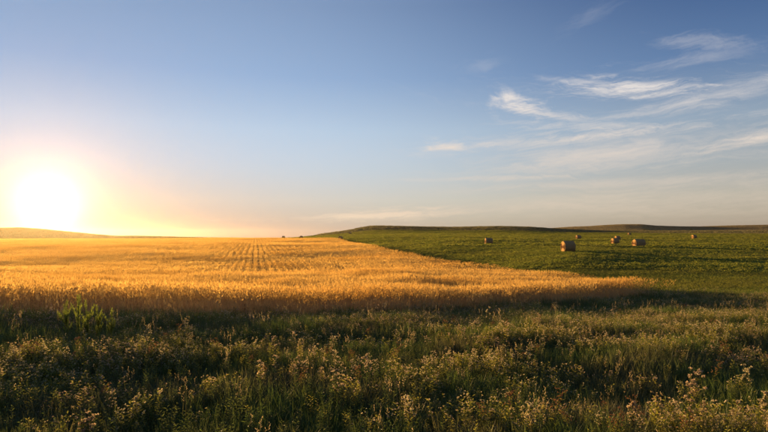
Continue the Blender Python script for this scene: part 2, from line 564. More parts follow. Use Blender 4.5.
# ------------------------------------------------------------------ plant shapes
class B:
    """collects faces of one shape, several materials"""
    def __init__(s):
        s.v = []; s.f = []; s.m = []; s.names = []

    def mi(s, name):
        if name not in s.names: s.names.append(name)
        return s.names.index(name)

    def add(s, vs, fs, mat):
        b = len(s.v); k = s.mi(mat)
        s.v += [tuple(map(float, x)) for x in vs]
        for f in fs:
            s.f.append(tuple(b + i for i in f)); s.m.append(k)

    def blade(s, p, az, lean, L, w, droop, mat, seg=3, tip=True):
        """flat tapering strip that leans out and droops"""
        p = np.array(p, float)
        h = np.array([math.sin(az), math.cos(az), 0])
        side = np.array([math.cos(az), -math.sin(az), 0])
        vs = []; fs = []
        a = lean
        for i in range(seg + 1):
            t = i / seg
            ww = w * (1 - t ** 1.5) if tip else w * (1 - .5 * t)
            if i == seg and tip:
                vs.append(p.copy())
            else:
                vs += [p - side * ww / 2, p + side * ww / 2]
            p = p + (h * math.sin(a) + np.array([0, 0, 1]) * math.cos(a)) * L / seg
            a += droop / seg
        for i in range(seg):
            if i == seg - 1 and tip:
                fs.append((2 * i, 2 * i + 1, 2 * i + 2))
            else:
                fs.append((2 * i, 2 * i + 1, 2 * i + 3, 2 * i + 2))
        s.add(vs, fs, mat)
        return p

    def tube(s, pts, r0, r1, mat, n=3):
        vs = []; fs = []
        pts = [np.array(q, float) for q in pts]
        for i, q in enumerate(pts):
            d = pts[min(i + 1, len(pts) - 1)] - pts[max(i - 1, 0)]
            d /= max(np.linalg.norm(d), 1e-6)
            u = np.cross(d, (1, 0, 0) if abs(d[0]) < .8 else (0, 1, 0)); u /= np.linalg.norm(u)
            w = np.cross(d, u)
            r = r0 + (r1 - r0) * i / max(1, len(pts) - 1)
            for k in range(n):
                t = 2 * math.pi * k / n
                vs.append(q + (u * math.cos(t) + w * math.sin(t)) * r)
        for i in range(len(pts) - 1):
            for k in range(n):
                fs.append((i * n + k, i * n + (k + 1) % n, (i + 1) * n + (k + 1) % n, (i + 1) * n + k))
        s.add(vs, fs, mat)

    def spindle(s, p, d, L, w, mat, n=2):
        """pointed ear: crossed thin husks"""
        p = np.array(p, float); d = np.array(d, float); d /= np.linalg.norm(d)
        u = np.cross(d, (1, 0, .2)); u /= np.linalg.norm(u); q = np.cross(d, u)
        for i in range(n):
            a = math.pi * i / n + .4
            k = (u * math.cos(a) + q * math.sin(a)) * w / 2
            s.add([p, p + d * L * .22 + k, p + d * L * .72 + k * .8, p + d * L, p + d * L * .72 - k * .8, p + d * L * .22 - k], [(0, 1, 2, 3), (0, 3, 4, 5)], mat)

    def leaf(s, p, d, L, w, mat, R):
        """folded oval leaf"""
        p = np.array(p, float); d = np.array(d, float); d /= np.linalg.norm(d)
        side = np.cross(d, (R.uniform(-.4, .4), R.uniform(-.4, .4), 1)); side /= max(np.linalg.norm(side), 1e-5)
        up = np.cross(side, d)
        m_ = p + d * L * .5 - up * w * .18
        s.add([p, m_ + side * w / 2 + up * w * .2, p + d * L - up * L * .12, m_ - side * w / 2 + up * w * .2, m_],
              [(0, 1, 4), (1, 2, 4), (2, 3, 4), (3, 0, 4)], mat)

    def tuft(s, p, d, L, n, w, mat, R, spread=.8):
        """fluffy flower head: radiating bracts"""
        p = np.array(p, float)
        for i in range(n):
            q = np.array(d, float) + np.array([R.gauss(0, spread), R.gauss(0, spread), R.gauss(0, spread * .7)])
            q /= max(np.linalg.norm(q), 1e-5)
            sd = np.cross(q, (R.random() - .5, R.random() - .5, R.random() - .5)); sd /= max(np.linalg.norm(sd), 1e-5)
            l = L * R.uniform(.6, 1.1)
            s.add([p, p + q * l * .6 + sd * w / 2, p + q * l, p + q * l * .6 - sd * w / 2], [(0, 1, 2, 3)], mat)

    def mesh(s, name):
        me = bpy.data.meshes.new(name)
        me.from_pydata(s.v, [], s.f)
        for n in s.names:
            me.materials.append(MATS[n])
        me.polygons.foreach_set('material_index', s.m)
        return me


def wheat_patch(seed, size, n, h, fat, leaves, awns, wide=None):
    R = random.Random(seed); b = B()
    for i in range(n):
        x, y = R.uniform(-.5, .5) * (wide or size), R.uniform(-size / 2, size / 2)
        hh = h * R.uniform(.66, 1.10)
        a = R.uniform(0, 6.283); ln = abs(R.gauss(0, .10))
        tip = b.blade((x, y, 0), a, ln, hh, .006 * fat, R.uniform(0, .12), 'wheat_straw', 2, tip=False)
        nod = R.uniform(.1, .9)
        d = (math.sin(a) * math.sin(nod), math.cos(a) * math.sin(nod), math.cos(nod))
        L = R.uniform(.08, .115) * (1 + .12 * (fat - 1))
        b.spindle(tip - np.array([0, 0, .005]), d, L, .017 * fat, 'wheat_ear', 2)
        for k in range(awns):
            dd = np.array(d) + np.array([R.gauss(0, .2), R.gauss(0, .2), R.gauss(0, .1)])
            q = tip + np.array(d) * L * R.uniform(.3, .9)
            sd = np.cross(dd, (R.random(), R.random(), R.random())); sd /= np.linalg.norm(sd)
            b.add([q - sd * .0022 * fat, q + sd * .0022 * fat, q + dd * R.uniform(.07, .11)], [(0, 1, 2)], 'wheat_ear')
        for k in range(leaves):
            zz = hh * R.uniform(.3, .8)
            b.blade((x + math.sin(a) * ln * zz, y + math.cos(a) * ln * zz, zz), R.uniform(0, 6.283), R.uniform(.4, .9), R.uniform(.12, .25), .010 * fat, R.uniform(.8, 2.0), 'wheat_straw', 2)
    return b


def crop_patch(seed, size, n, h, fat):
    R = random.Random(seed); b = B()
    for i in range(n):
        x, y = R.uniform(-size / 2, size / 2), R.uniform(-size / 2, size / 2)
        hh = h * R.uniform(.55, 1.15)
        a = R.uniform(0, 6.283); ln = R.uniform(0, .35)
        top = np.array([x + math.sin(a) * ln * hh, y + math.cos(a) * ln * hh, hh])
        b.blade((x, y, 0), a, ln, hh, .008 * fat, .1, 'crop_leaf', 1, tip=False)
        for k in range(5):
            t = R.uniform(.25, 1)
            p = np.array([x, y, 0]) * (1 - t) + top * t
            aa = R.uniform(0, 6.283)
            b.leaf(p, (math.sin(aa), math.cos(aa), R.uniform(0, .9)), R.uniform(.05, .09) * fat, .03 * fat, 'crop_leaf' if k < 2 else 'crop_leaf_lit', R)  # most leaves take the painted sunlit colour
    return b


def grass_tuft(seed, n, h, size, mat='grass_blade'):
    R = random.Random(seed); b = B()
    for i in range(n):
        a = R.uniform(0, 6.283); rr = size * math.sqrt(R.random())
        t = R.uniform(0, 6.283)
        b.blade((rr * math.sin(t), rr * math.cos(t), 0), a, R.uniform(.02, .45), h * R.uniform(.45, 1.1), R.uniform(.005, .011), R.uniform(.2, 1.3), mat, 3)
    return b


def seed_grass(seed, n, h, size):
    R = random.Random(seed); b = B()
    for i in range(n):
        a = R.uniform(0, 6.283); rr = size * math.sqrt(R.random()); t = R.uniform(0, 6.283)
        tip = b.blade((rr * math.sin(t), rr * math.cos(t), 0), a, R.uniform(.0, .22), h * R.uniform(.7, 1.1), .005, R.uniform(.05, .35), 'weed_stem', 3, tip=False)
        for k in range(10):
            q = tip - np.array([0, 0, 1]) * k * .013
            b.tuft(q, (R.gauss(0, .7), R.gauss(0, .7), .9), .035, 1, .008, 'seed_head', R, .3)
    return b


def stem_points(R, base, h, lean, a):
    p = np.array(base, float); pts = [p.copy()]
    for i in range(4):
        p = p + np.array([math.sin(a) * lean + R.gauss(0, .03), math.cos(a) * lean + R.gauss(0, .03), 1.0]) * h / 4
        pts.append(p.copy())
    return pts


def forb(seed, h, stems, leafmat='weed_leaf', big=1.0):
    """leafy weed without flowers"""
    R = random.Random(seed); b = B()
    for s_ in range(stems):
        a = R.uniform(0, 6.283)
        pts = stem_points(R, (R.gauss(0, .03), R.gauss(0, .03), 0), h * R.uniform(.6, 1.05), R.uniform(0, .3), a)
        b.tube(pts, .004, .0018, 'weed_stem')
        n = int(24 * big)
        for i in range(n):
            t = (i + .5) / n * 4; k = min(3, int(t)); q = pts[k] + (pts[k + 1] - pts[k]) * (t - k)
            aa = i * 2.4 + R.uniform(-.5, .5)
            b.leaf(q, (math.sin(aa), math.cos(aa), R.uniform(.1, .9)), R.uniform(.038, .075) * (1.15 - .12 * t), R.uniform(.012, .022), leafmat, R)
    return b


def flower_weed(seed, h, branches, parts=None, fluff=1.0, leafmat='weed_leaf', lean=.12, heads=(2, 4), mat='flower_fluff'):
    """branched stem with pale tufted heads; parts: None (one shape) or a dict that receives stem, leaves and the heads one by one"""
    R = random.Random(seed)
    b = B(); bs, bl = (b, b) if parts is None else (B(), B())
    hs = []
    a = R.uniform(0, 6.283)
    pts = stem_points(R, (0, 0, 0), h * .92, lean * R.uniform(.2, 1.3), a)
    bs.tube(pts, .005, .0022, 'weed_stem')
    ends = [(pts[-1], (0, 0, 1), 1.0)]
    for i in range(branches):
        t = 4 * (.40 + .58 * (i + R.random()) / branches); k = min(3, int(t)); q = pts[k] + (pts[k + 1] - pts[k]) * (t - k)
        aa = i * 2.4 + R.uniform(-.6, .6); L = h * R.uniform(.14, .34) * (1.25 - .18 * t)
        e1 = q + np.array([math.sin(aa) * .5, math.cos(aa) * .5, .75]) * L * .6
        e2 = e1 + np.array([math.sin(aa) * .25, math.cos(aa) * .25, .9]) * L * .5
        bs.tube([q, e1, e2], .003, .0016, 'weed_stem')
        ends.append((e2, (math.sin(aa) * .3, math.cos(aa) * .3, 1), .85))
        for k2 in range(2):
            f = R.random(); aa2 = R.uniform(0, 6.283)
            bl.leaf(q + (e1 - q) * f, (math.sin(aa2), math.cos(aa2), .5), R.uniform(.03, .06), .012, leafmat, R)
    for i in range(26):
        t = (i + .5) / 26 * 3.7; k = min(3, int(t)); q = pts[k] + (pts[k + 1] - pts[k]) * (t - k)
        aa = i * 2.4
        bl.leaf(q, (math.sin(aa), math.cos(aa), R.uniform(.2, .9)), R.uniform(.05, .11) * (1.1 - .15 * t), R.uniform(.012, .024), leafmat, R)
    for (e, d, k) in ends:
        hb = b if parts is None else B()
        if parts is not None:                       # the cup that holds the florets together
            hb.tuft(e - np.array(d) * .012, d, .03, 5, .012, 'weed_leaf', R, .5)
        for c in range(R.randint(*heads)):
            off = np.array([R.gauss(0, .018), R.gauss(0, .018), R.gauss(0, .016)])
            hb.tuft(e + off * (1.0 if parts is None else .55), d, .022 * k * fluff, 6, .009 * fluff, mat, R)
        hs.append(hb)
    if parts is not None:
        parts['stem'] = bs; parts['leaves'] = bl; parts['flower_head'] = hs
    return b


def mound(seed, h, w, stems=15):
    """low bushy weed: fanned leafy stems with small heads"""
    R = random.Random(seed); b = B()
    for s_ in range(stems):
        a = R.uniform(0, 6.283); rr = w * math.sqrt(R.random()) * .5
        hh = h * R.uniform(.6, 1.08) * (1.05 - .5 * rr / w)
        pts = stem_points(R, (rr * math.sin(a), rr * math.cos(a), 0), hh, R.uniform(.0, .45), a)
        b.tube(pts, .003, .0014, 'weed_stem')
        for i in range(20):
            t = (i + .5) / 20 * 4; k = min(3, int(t)); q = pts[k] + (pts[k + 1] - pts[k]) * (t - k)
            aa = i * 2.4 + R.uniform(-.5, .5)
            b.leaf(q, (math.sin(aa), math.cos(aa), R.uniform(.1, .9)), R.uniform(.03, .07), R.uniform(.012, .024), 'weed_leaf_yellow' if R.random() < .35 + .17 * t else 'weed_leaf', R)  # leaves painted sunlit get commoner towards the stem tops
        for c in range(R.choice((0, 1, 2, 2, 3))):
            off = np.array([R.gauss(0, .022), R.gauss(0, .022), R.gauss(.005, .014)])
            b.tuft(pts[-1] + off, (0, 0, 1), .020, 6, .009, 'flower_fluff', R)
    return b


def feather_weed(seed, h, parts=None):
    """tall bright weed with narrow upright leaves all along the stem"""
    R = random.Random(seed)
    b = B(); bs, bl, bt = (b, b, b) if parts is None else (B(), B(), B())
    main = stem_points(R, (0, 0, 0), h, R.uniform(-.05, .10), R.uniform(0, 6.28))
    sts = [(main, .007)]
    for j in range(9):                                               # ascending side shoots
        t = R.uniform(.3, 2.6); k = int(t); q = main[k] + (main[k + 1] - main[k]) * (t - k)
        sts.append((stem_points(R, q, h * R.uniform(.22, .42), R.uniform(.25, .6), R.uniform(0, 6.28)), .004))
    for pts, w in sts:
        bs.tube(pts, w, .002, 'weed_stem')
        n = 80 if w > .005 else 34
        for i in range(n):
            t = (i + .5) / n * 3.9; k = min(3, int(t)); q = pts[k] + (pts[k + 1] - pts[k]) * (t - k)
            bl.blade(q, i * 2.4, R.uniform(.3, .9), R.uniform(.07, .16) * (1.2 - .2 * t), .016, R.uniform(-.4, .4), 'feather_leaf', 2)
    for i in range(14):
        bt.tuft(main[-1] - np.array([0, 0, .012 * i]), (R.gauss(0, .5), R.gauss(0, .5), 1), .05, 3, .012, 'feather_leaf', R, .5)
    if parts is not None:
        parts['stem'] = bs; parts['leaves'] = bl; parts['flower_head'] = [bt]
    return b


# ------------------------------------------------------------------ masses of plants, one object each
def stuff(name, protos, P, pick, rz, scl, tilt=.06, label=None, cat=None):
    """one object: shapes in PROTOS set out on the points P"""
    v = []; f = []; mi = []; pid = []; names = []
    for k, b in enumerate(protos):
        base = len(v)
        v += b.v; pid += [k] * len(b.v)
        remap = []
        for n in b.names:
            if n not in names: names.append(n)
            remap.append(names.index(n))
        f += [tuple(base + i for i in q) for q in b.f]
        mi += [remap[i] for i in b.m]
    nproto = len(v)
    N = len(P)
    v += P.tolist()
    me = bpy.data.meshes.new(name)
    me.from_pydata(v, [], f)
    for n in names: me.materials.append(MATS[n])
    me.polygons.foreach_set('material_index', mi)

    def attr(nm, typ, proto_val, arr, key, width):
        a = me.attributes.new(nm, typ, 'POINT')
        full = np.concatenate([np.full((nproto, width), proto_val, np.float32 if key != 'value' or typ == 'FLOAT' else np.int32), arr.reshape(N, width)])
        a.data.foreach_set(key, full.ravel())
    a = me.attributes.new('pid', 'INT', 'POINT')
    a.data.foreach_set('value', np.concatenate([np.array(pid, np.int32), np.full(N, -1, np.int32)]))
    a = me.attributes.new('pick', 'INT', 'POINT')
    a.data.foreach_set('value', np.concatenate([np.zeros(nproto, np.int32), pick.astype(np.int32)]))
    rot = np.stack([RNG.normal(0, tilt, N), RNG.normal(0, tilt, N), rz], -1).astype(np.float32)
    attr('rot', 'FLOAT_VECTOR', 0, rot, 'vector', 3)
    if scl.ndim == 1: scl = np.stack([scl, scl, scl], -1)
    attr('scl', 'FLOAT_VECTOR', 1, scl.astype(np.float32), 'vector', 3)
    o = link(bpy.data.objects.new(name, me))
    g = bpy.data.node_groups.new(name + '_layout', 'GeometryNodeTree')
    g.interface.new_socket('Geometry', in_out='INPUT', socket_type='NodeSocketGeometry')
    g.interface.new_socket('Geometry', in_out='OUTPUT', socket_type='NodeSocketGeometry')
    N_ = g.nodes; Lk = g.links
    gi = N_.new('NodeGroupInput'); go = N_.new('NodeGroupOutput')

    def named(nm, typ):
        n = N_.new('GeometryNodeInputNamedAttribute'); n.data_type = typ
        n.inputs[0].default_value = nm
        return n.outputs[0]
    sepg = N_.new('GeometryNodeSeparateGeometry'); sepg.domain = 'POINT'
    cmp_ = N_.new('FunctionNodeCompare'); cmp_.data_type = 'INT'; cmp_.operation = 'GREATER_EQUAL'
    ints = [s for s in cmp_.inputs if s.type == 'INT' and s.enabled]
    pidk = named('pid', 'INT')
    Lk.new(pidk, ints[0]); ints[1].default_value = 0
    Lk.new(gi.outputs[0], sepg.inputs[0]); Lk.new(cmp_.outputs[0], sepg.inputs['Selection'])
    spl = N_.new('GeometryNodeSplitToInstances'); spl.domain = 'POINT'
    Lk.new(sepg.outputs[0], spl.inputs[0]); Lk.new(named('pid', 'INT'), spl.inputs['Group ID'])
    iop = N_.new('GeometryNodeInstanceOnPoints')
    Lk.new(sepg.outputs[1], iop.inputs['Points'])
    Lk.new(spl.outputs[0], iop.inputs['Instance'])
    iop.inputs['Pick Instance'].default_value = True
    Lk.new(named('pick', 'INT'), iop.inputs['Instance Index'])
    Lk.new(named('rot', 'FLOAT_VECTOR'), iop.inputs['Rotation'])
    Lk.new(named('scl', 'FLOAT_VECTOR'), iop.inputs['Scale'])
    Lk.new(iop.outputs[0], go.inputs[0])
    md = o.modifiers.new('layout', 'NODES'); md.node_group = g
    tag(o, label, cat, kind='stuff')
    return o


def grid_points(r0, r1, a0, a1, spacing, jitter=.5, rot=0.0, rowgap=None):
    """jittered grid over a sector; rows run along ROT (radians from +Y, clockwise)"""
    sx = rowgap or spacing; sy = spacing
    M = r1 * 1.5
    i = np.arange(-M, M, sx); j = np.arange(-M, M, sy)
    out = []
    c, s = math.cos(rot), math.sin(rot)
    for k in range(0, len(i), 400):
        I, J = np.meshgrid(i[k:k + 400], j, indexing='ij')
        X = I * c + J * s; Y = -I * s + J * c
        r = np.hypot(X, Y); a = np.degrees(np.arctan2(X, Y))
        ok = (r >= r0) & (r < r1) & (a > a0) & (a < a1)
        out.append(np.stack([X[ok], Y[ok]], -1))
    P = np.concatenate(out)
    jx = RNG.uniform(-.5, .5, len(P)) * sx * (jitter if not rowgap else .25); jy = RNG.uniform(-.5, .5, len(P)) * sy
    P[:, 0] += jx * c + jy * s; P[:, 1] += -jx * s + jy * c
    return P


def on_ground(P, sink=.01):
    return np.column_stack([P, H(P[:, 0], P[:, 1]) - sink])


ROW = math.radians(-13.0)


def plant_wheat():
    protos = [wheat_patch(100 + i, .36, 13, .80, 1.25, 1, 4) for i in range(6)]
    protos += [wheat_patch(200 + i, .8, 20, .80, 2.0, 1, 2, .36) for i in range(5)]
    protos += [wheat_patch(300 + i, 1.5, 26, .80, 2.7, 0, 1, .5) for i in range(4)]
    Ps, picks, scls, rzs = [], [], [], []
    for (r0, r1, a0, a1, sp, gap, k0, k1) in ((9, 46, -56, 34, .235, None, 0, 6), (46, 85, -48, 30, .55, .72, 6, 11), (85, 520, -44, 14, .95, .95, 11, 15)):
        P = grid_points(r0, r1, a0, a1, sp, 1.0, ROW, gap)
        J = P + RNG.normal(0, .33, P.shape) * (1 + 1.5 * (RNG.random((len(P), 1)) < .08))
        P = P[in_wheat(J[:, 0], J[:, 1])]
        n = len(P)
        # wheel tracks of the seeder, every 15 m
        u = P[:, 0] * math.cos(ROW) - P[:, 1] * math.sin(ROW)
        tr = np.abs(((u + 4) % 24.0) - 12)
        fe = np.minimum(P[:, 1] - front_edge(P[:, 0], P[:, 1]), (right_edge(P[:, 1]) - P[:, 0]) * 1.5)
        thin = (RNG.random(n) < .62 + .38 * sstep(fe, .3, 4.0)) | (P[:, 1] > 60)
        keep = thin & ~((tr < .28) | (np.abs(tr - 1.8) < .25)) | (thin & (RNG.random(n) < .6))
        P = P[keep]; n = len(P)
        hgt = .86 + .42 * (fbm(P[:, 0] * .11 + 5, P[:, 1] * .11, 3) - .38) + .16 * (fbm(P[:, 0] * .7, P[:, 1] * .7, 2) - .5)
        hgt *= RNG.uniform(.93, 1.06, n)
        edge = np.minimum(P[:, 1] - front_edge(P[:, 0], P[:, 1]), right_edge(P[:, 1]) - P[:, 0])
        hgt *= .92 + .08 * sstep(edge, 0, .8)
        wd = RNG.uniform(.9, 1.15, n)
        Ps.append(on_ground(P)); picks.append(RNG.integers(k0, k1, n)); scls.append(np.stack([wd, wd, hgt], -1))
        rzs.append(RNG.uniform(0, 6.283, n) if gap is None else -ROW + math.pi * RNG.integers(0, 2, n) + RNG.normal(0, .06, n))
    stuff('wheat', protos, np.concatenate(Ps), np.concatenate(picks), np.concatenate(rzs), np.concatenate(scls), .05,
          'ripe golden wheat standing in a wide backlit field', 'wheat')


def plant_crop():
    protos = [crop_patch(400 + i, .4, 26, .24, 1.0) for i in range(5)]
    protos += [crop_patch(450 + i, .9, 36, .24, 2.2) for i in range(4)]
    protos += [crop_patch(480 + i, 2.0, 48, .26, 4.5) for i in range(4)]
    Ps, picks, scls, rzs = [], [], [], []
    for (r0, r1, a0, a1, sp, k0, k1) in ((26, 58, -2, 46, .30, 0, 5), (58, 120, -6, 44, .68, 5, 9), (120, 470, -18, 42, 1.55, 9, 13)):
        P = grid_points(r0, r1, a0, a1, sp, 1.0, ROW)
        ok = (~in_wheat(P[:, 0], P[:, 1])) & (((P[:, 0] > right_edge(P[:, 1])) & (P[:, 1] > verge_far(P[:, 0], P[:, 1]) - .3)) | (P[:, 1] >= far_edge(P[:, 0], P[:, 1])))
        P = P[ok]; n = len(P)
        hgt = .80 + .5 * (fbm(P[:, 0] * .22 + 9, P[:, 1] * .22 + 4, 3) - .2) * RNG.uniform(.7, 1.3, n)
        wd = RNG.uniform(.85, 1.2, n)
        Ps.append(on_ground(P)); picks.append(RNG.integers(k0, k1, n)); scls.append(np.stack([wd, wd, hgt], -1)); rzs.append(RNG.uniform(0, 6.283, n))
    stuff('green_crop', protos, np.concatenate(Ps), np.concatenate(picks), np.concatenate(rzs), np.concatenate(scls), .1,
          'low green leafy crop covering the field with the bales', 'crop')


def plant_hills():
    def tuftpatch(seed, size, n, h, w, ma, mb):
        R = random.Random(seed); b = B()
        for i in range(n):
            a = R.uniform(0, 6.283)
            b.blade((R.uniform(-.5, .5) * size, R.uniform(-.5, .5) * size, 0), a, R.uniform(0, .5), h * R.uniform(.5, 1.2), w, R.uniform(0, .6), R.choice((ma, mb)), 2)
        return b
    protos = [tuftpatch(820 + i, 5, 60, .5, .22, 'pasture_green', 'pasture_dry') for i in range(3)]
    protos += [tuftpatch(830 + i, 6, 60, .6, .3, 'pasture_dry', 'pasture_brown') for i in range(3)]
    protos += [tuftpatch(840 + i, 6, 60, .6, .3, 'pasture_brown', 'pasture_green') for i in range(2)]
    P = grid_points(430, 1650, -46, 44, 6.5, 1.0)
    X, Y = P[:, 0], P[:, 1]; r = np.hypot(X, Y); a = np.degrees(np.arctan2(X, Y))
    left = a < px_az(262)
    keep = (left & (r > 480) & (r < 1080)) | ((a > px_az(318)) & ((r < 720) | (a > px_az(520))))
    P = P[keep]; r = r[keep]; left = left[keep]; a = a[keep]; n = len(P)
    dry = left | (r > 760)
    pk = np.where(left & (r > 560), RNG.integers(6, 8, n), np.where(dry, RNG.integers(3, 6, n), RNG.integers(0, 3, n)))
    stuff('hill_grass', protos, on_ground(P, .05), pk, RNG.uniform(0, 6.283, n), RNG.uniform(.8, 1.25, n), .05,
          'rough dry grass covering the far hills', 'grass')


def at(x, y, Yd):
    """ground point in photograph column x at depth Yd"""
    X = (x - CX) / FPX * Yd
    return np.array([X, Yd, float(H(X, Yd))])


def y_to_depth(x, y):
    """depth where the ground shows at photograph pixel (x, y)"""
    Yd = np.exp(np.linspace(math.log(3), math.log(60), 900))
    X = (x - CX) / FPX * Yd
    yy = HY - FPX * (H(X, Yd) - CAMZ) / Yd
    return float(Yd[np.argmin(np.abs(yy - y))])


# where pale flowers stand thick, as photograph spots (column, row, half-width, half-depth m, weight)
_FL = [(30, 372, 5.0, 1.6, 1.0), (130, 365, 3.6, 1.6, .9), (215, 372, 2.6, 1.2, .9), (330, 385, 2.4, 1.0, 1.0), (400, 395, 1.4, .7, .6),
       (500, 375, 2.0, 1.2, .8), (600, 345, 3.5, 1.8, .7), (700, 362, 3.2, 1.6, .9), (765, 370, 2.5, 1.5, .9), (480, 440, 1.1, .5, 1.2),
       (700, 440, 1.6, .45, 1.2), (570, 440, .8, .4, .8), (300, 345, 4, 1.3, .5), (95, 440, .35, .3, 1.0), (440, 340, 4, 1.5, .5)]
_FLW = [(*at(x, y, y_to_depth(x, y))[:2], a, b, w) for (x, y, a, b, w) in _FL]


def flower_density(X, Y):
    d = np.zeros_like(X)
    for (cx, cy, a, b, w) in _FLW:
        d = np.maximum(d, w * np.exp(-((X - cx) / a) ** 2 - ((Y - cy) / b) ** 2))
    return d


def plant_verge():
    protos = [grass_tuft(500 + i, 30, .34, .10) for i in range(5)]                      # 0-4
    protos += [seed_grass(520 + i, 7, .55, .07) for i in range(3)]                      # 5-7
    protos += [forb(540 + i, .42, 4) for i in range(5)]                                 # 8-12
    protos += [forb(560 + i, .46, 4, 'weed_leaf_yellow') for i in range(3)]             # 13-15
    protos += [flower_weed(580 + i, .50, 9) for i in range(7)]                          # 16-22
    protos += [flower_weed(600 + i, .52, 12, leafmat='weed_leaf_yellow', mat=('seed_head', 'rust_seed')[i % 2], lean=(.12, .5)[i // 2]) for i in range(4)]   # 23-26
    protos += [mound(640 + i, .40, .34) for i in range(6)]                              # 27-32
    Ps, picks, scls, rzs = [], [], [], []

    def put(P, pick, s):
        n = len(P)
        near_wheat = sstep(P[:, 1] - front_edge(P[:, 0], P[:, 1]), -5.0, -1.0) * (P[:, 0] < right_edge(P[:, 1]) + 6)
        s = s * (.86 + .40 * near_wheat)
        Ps.append(on_ground(P, .015)); picks.append(pick); scls.append(s); rzs.append(RNG.uniform(0, 6.283, n))

    def area(sp, r0=2.6, r1=44):
        P = grid_points(r0, r1, -52, 50, sp, 1.0)
        ok = ~((P[:, 1] > front_edge(P[:, 0], P[:, 1]) + .15) & (P[:, 0] < right_edge(P[:, 1]) + .2)) & (P[:, 1] < verge_far(P[:, 0], P[:, 1]) + .8) & (P[:, 1] > 1.5)
        return P[ok]
    for sp, r0, r1, mul in ((.15, 2.6, 12, 1.0), (.21, 12, 44, 1.25)):
        P = area(sp, r0, r1); n = len(P)
        tall = .55 + .9 * fbm(P[:, 0] * .55 + 2, P[:, 1] * .55 + 6, 3)
        put(P, RNG.integers(0, 5, n), tall * RNG.uniform(.75, 1.2, n) * mul)
    P = area(.27); n = len(P)
    f = fbm(P[:, 0] * .35 + 40, P[:, 1] * .35 + 11, 3)
    P = P[(RNG.random(n) < sstep(f, .35, .65))]; n = len(P)
    put(P, RNG.integers(8, 13, n), RNG.uniform(.6, 1.15, n))
    P = area(.40); n = len(P)
    f = fbm(P[:, 0] * .5 + 70, P[:, 1] * .5 + 31, 3)
    P = P[RNG.random(n) < np.maximum(.9 * sstep(f, .44, .60), 1.0 * flower_density(P[:, 0], P[:, 1]))]; n = len(P)
    put(P, RNG.integers(13, 16, n), RNG.uniform(.6, 1.1, n))
    P = area(.55); n = len(P)
    P = P[RNG.random(n) < .2]; n = len(P)
    put(P, RNG.integers(5, 8, n), RNG.uniform(.6, 1.1, n))
    P = area(.20); n = len(P)
    d = np.maximum(flower_density(P[:, 0], P[:, 1]), .16 * sstep(P[:, 1], 7, 11))
    f = fbm(P[:, 0] * .9 + 20, P[:, 1] * .9 + 61, 3)
    P = P[RNG.random(n) < d * sstep(f, .36, .62) * .34]; n = len(P)
    pk = np.where(RNG.random(n) < .6, RNG.integers(16, 23, n), RNG.integers(23, 27, n))
    put(P, pk, RNG.uniform(.6, 1.12, n))
    P = area(.22); n = len(P)
    d = np.maximum(flower_density(P[:, 0], P[:, 1]), .42 * sstep(P[:, 1], 7, 10))
    f = fbm(P[:, 0] * .6 + 120, P[:, 1] * .6 + 3, 3)
    P = P[RNG.random(n) < d * sstep(f, .32, .56) * 1.25]; n = len(P)
    put(P, RNG.integers(27, 33, n), RNG.uniform(.55, 1.2, n))
    stuff('verge_weeds', protos, np.concatenate(Ps), np.concatenate(picks), np.concatenate(rzs), np.concatenate(scls), .1,
          'rough verge of grass and pale flowering weeds before the wheat', 'ground cover')


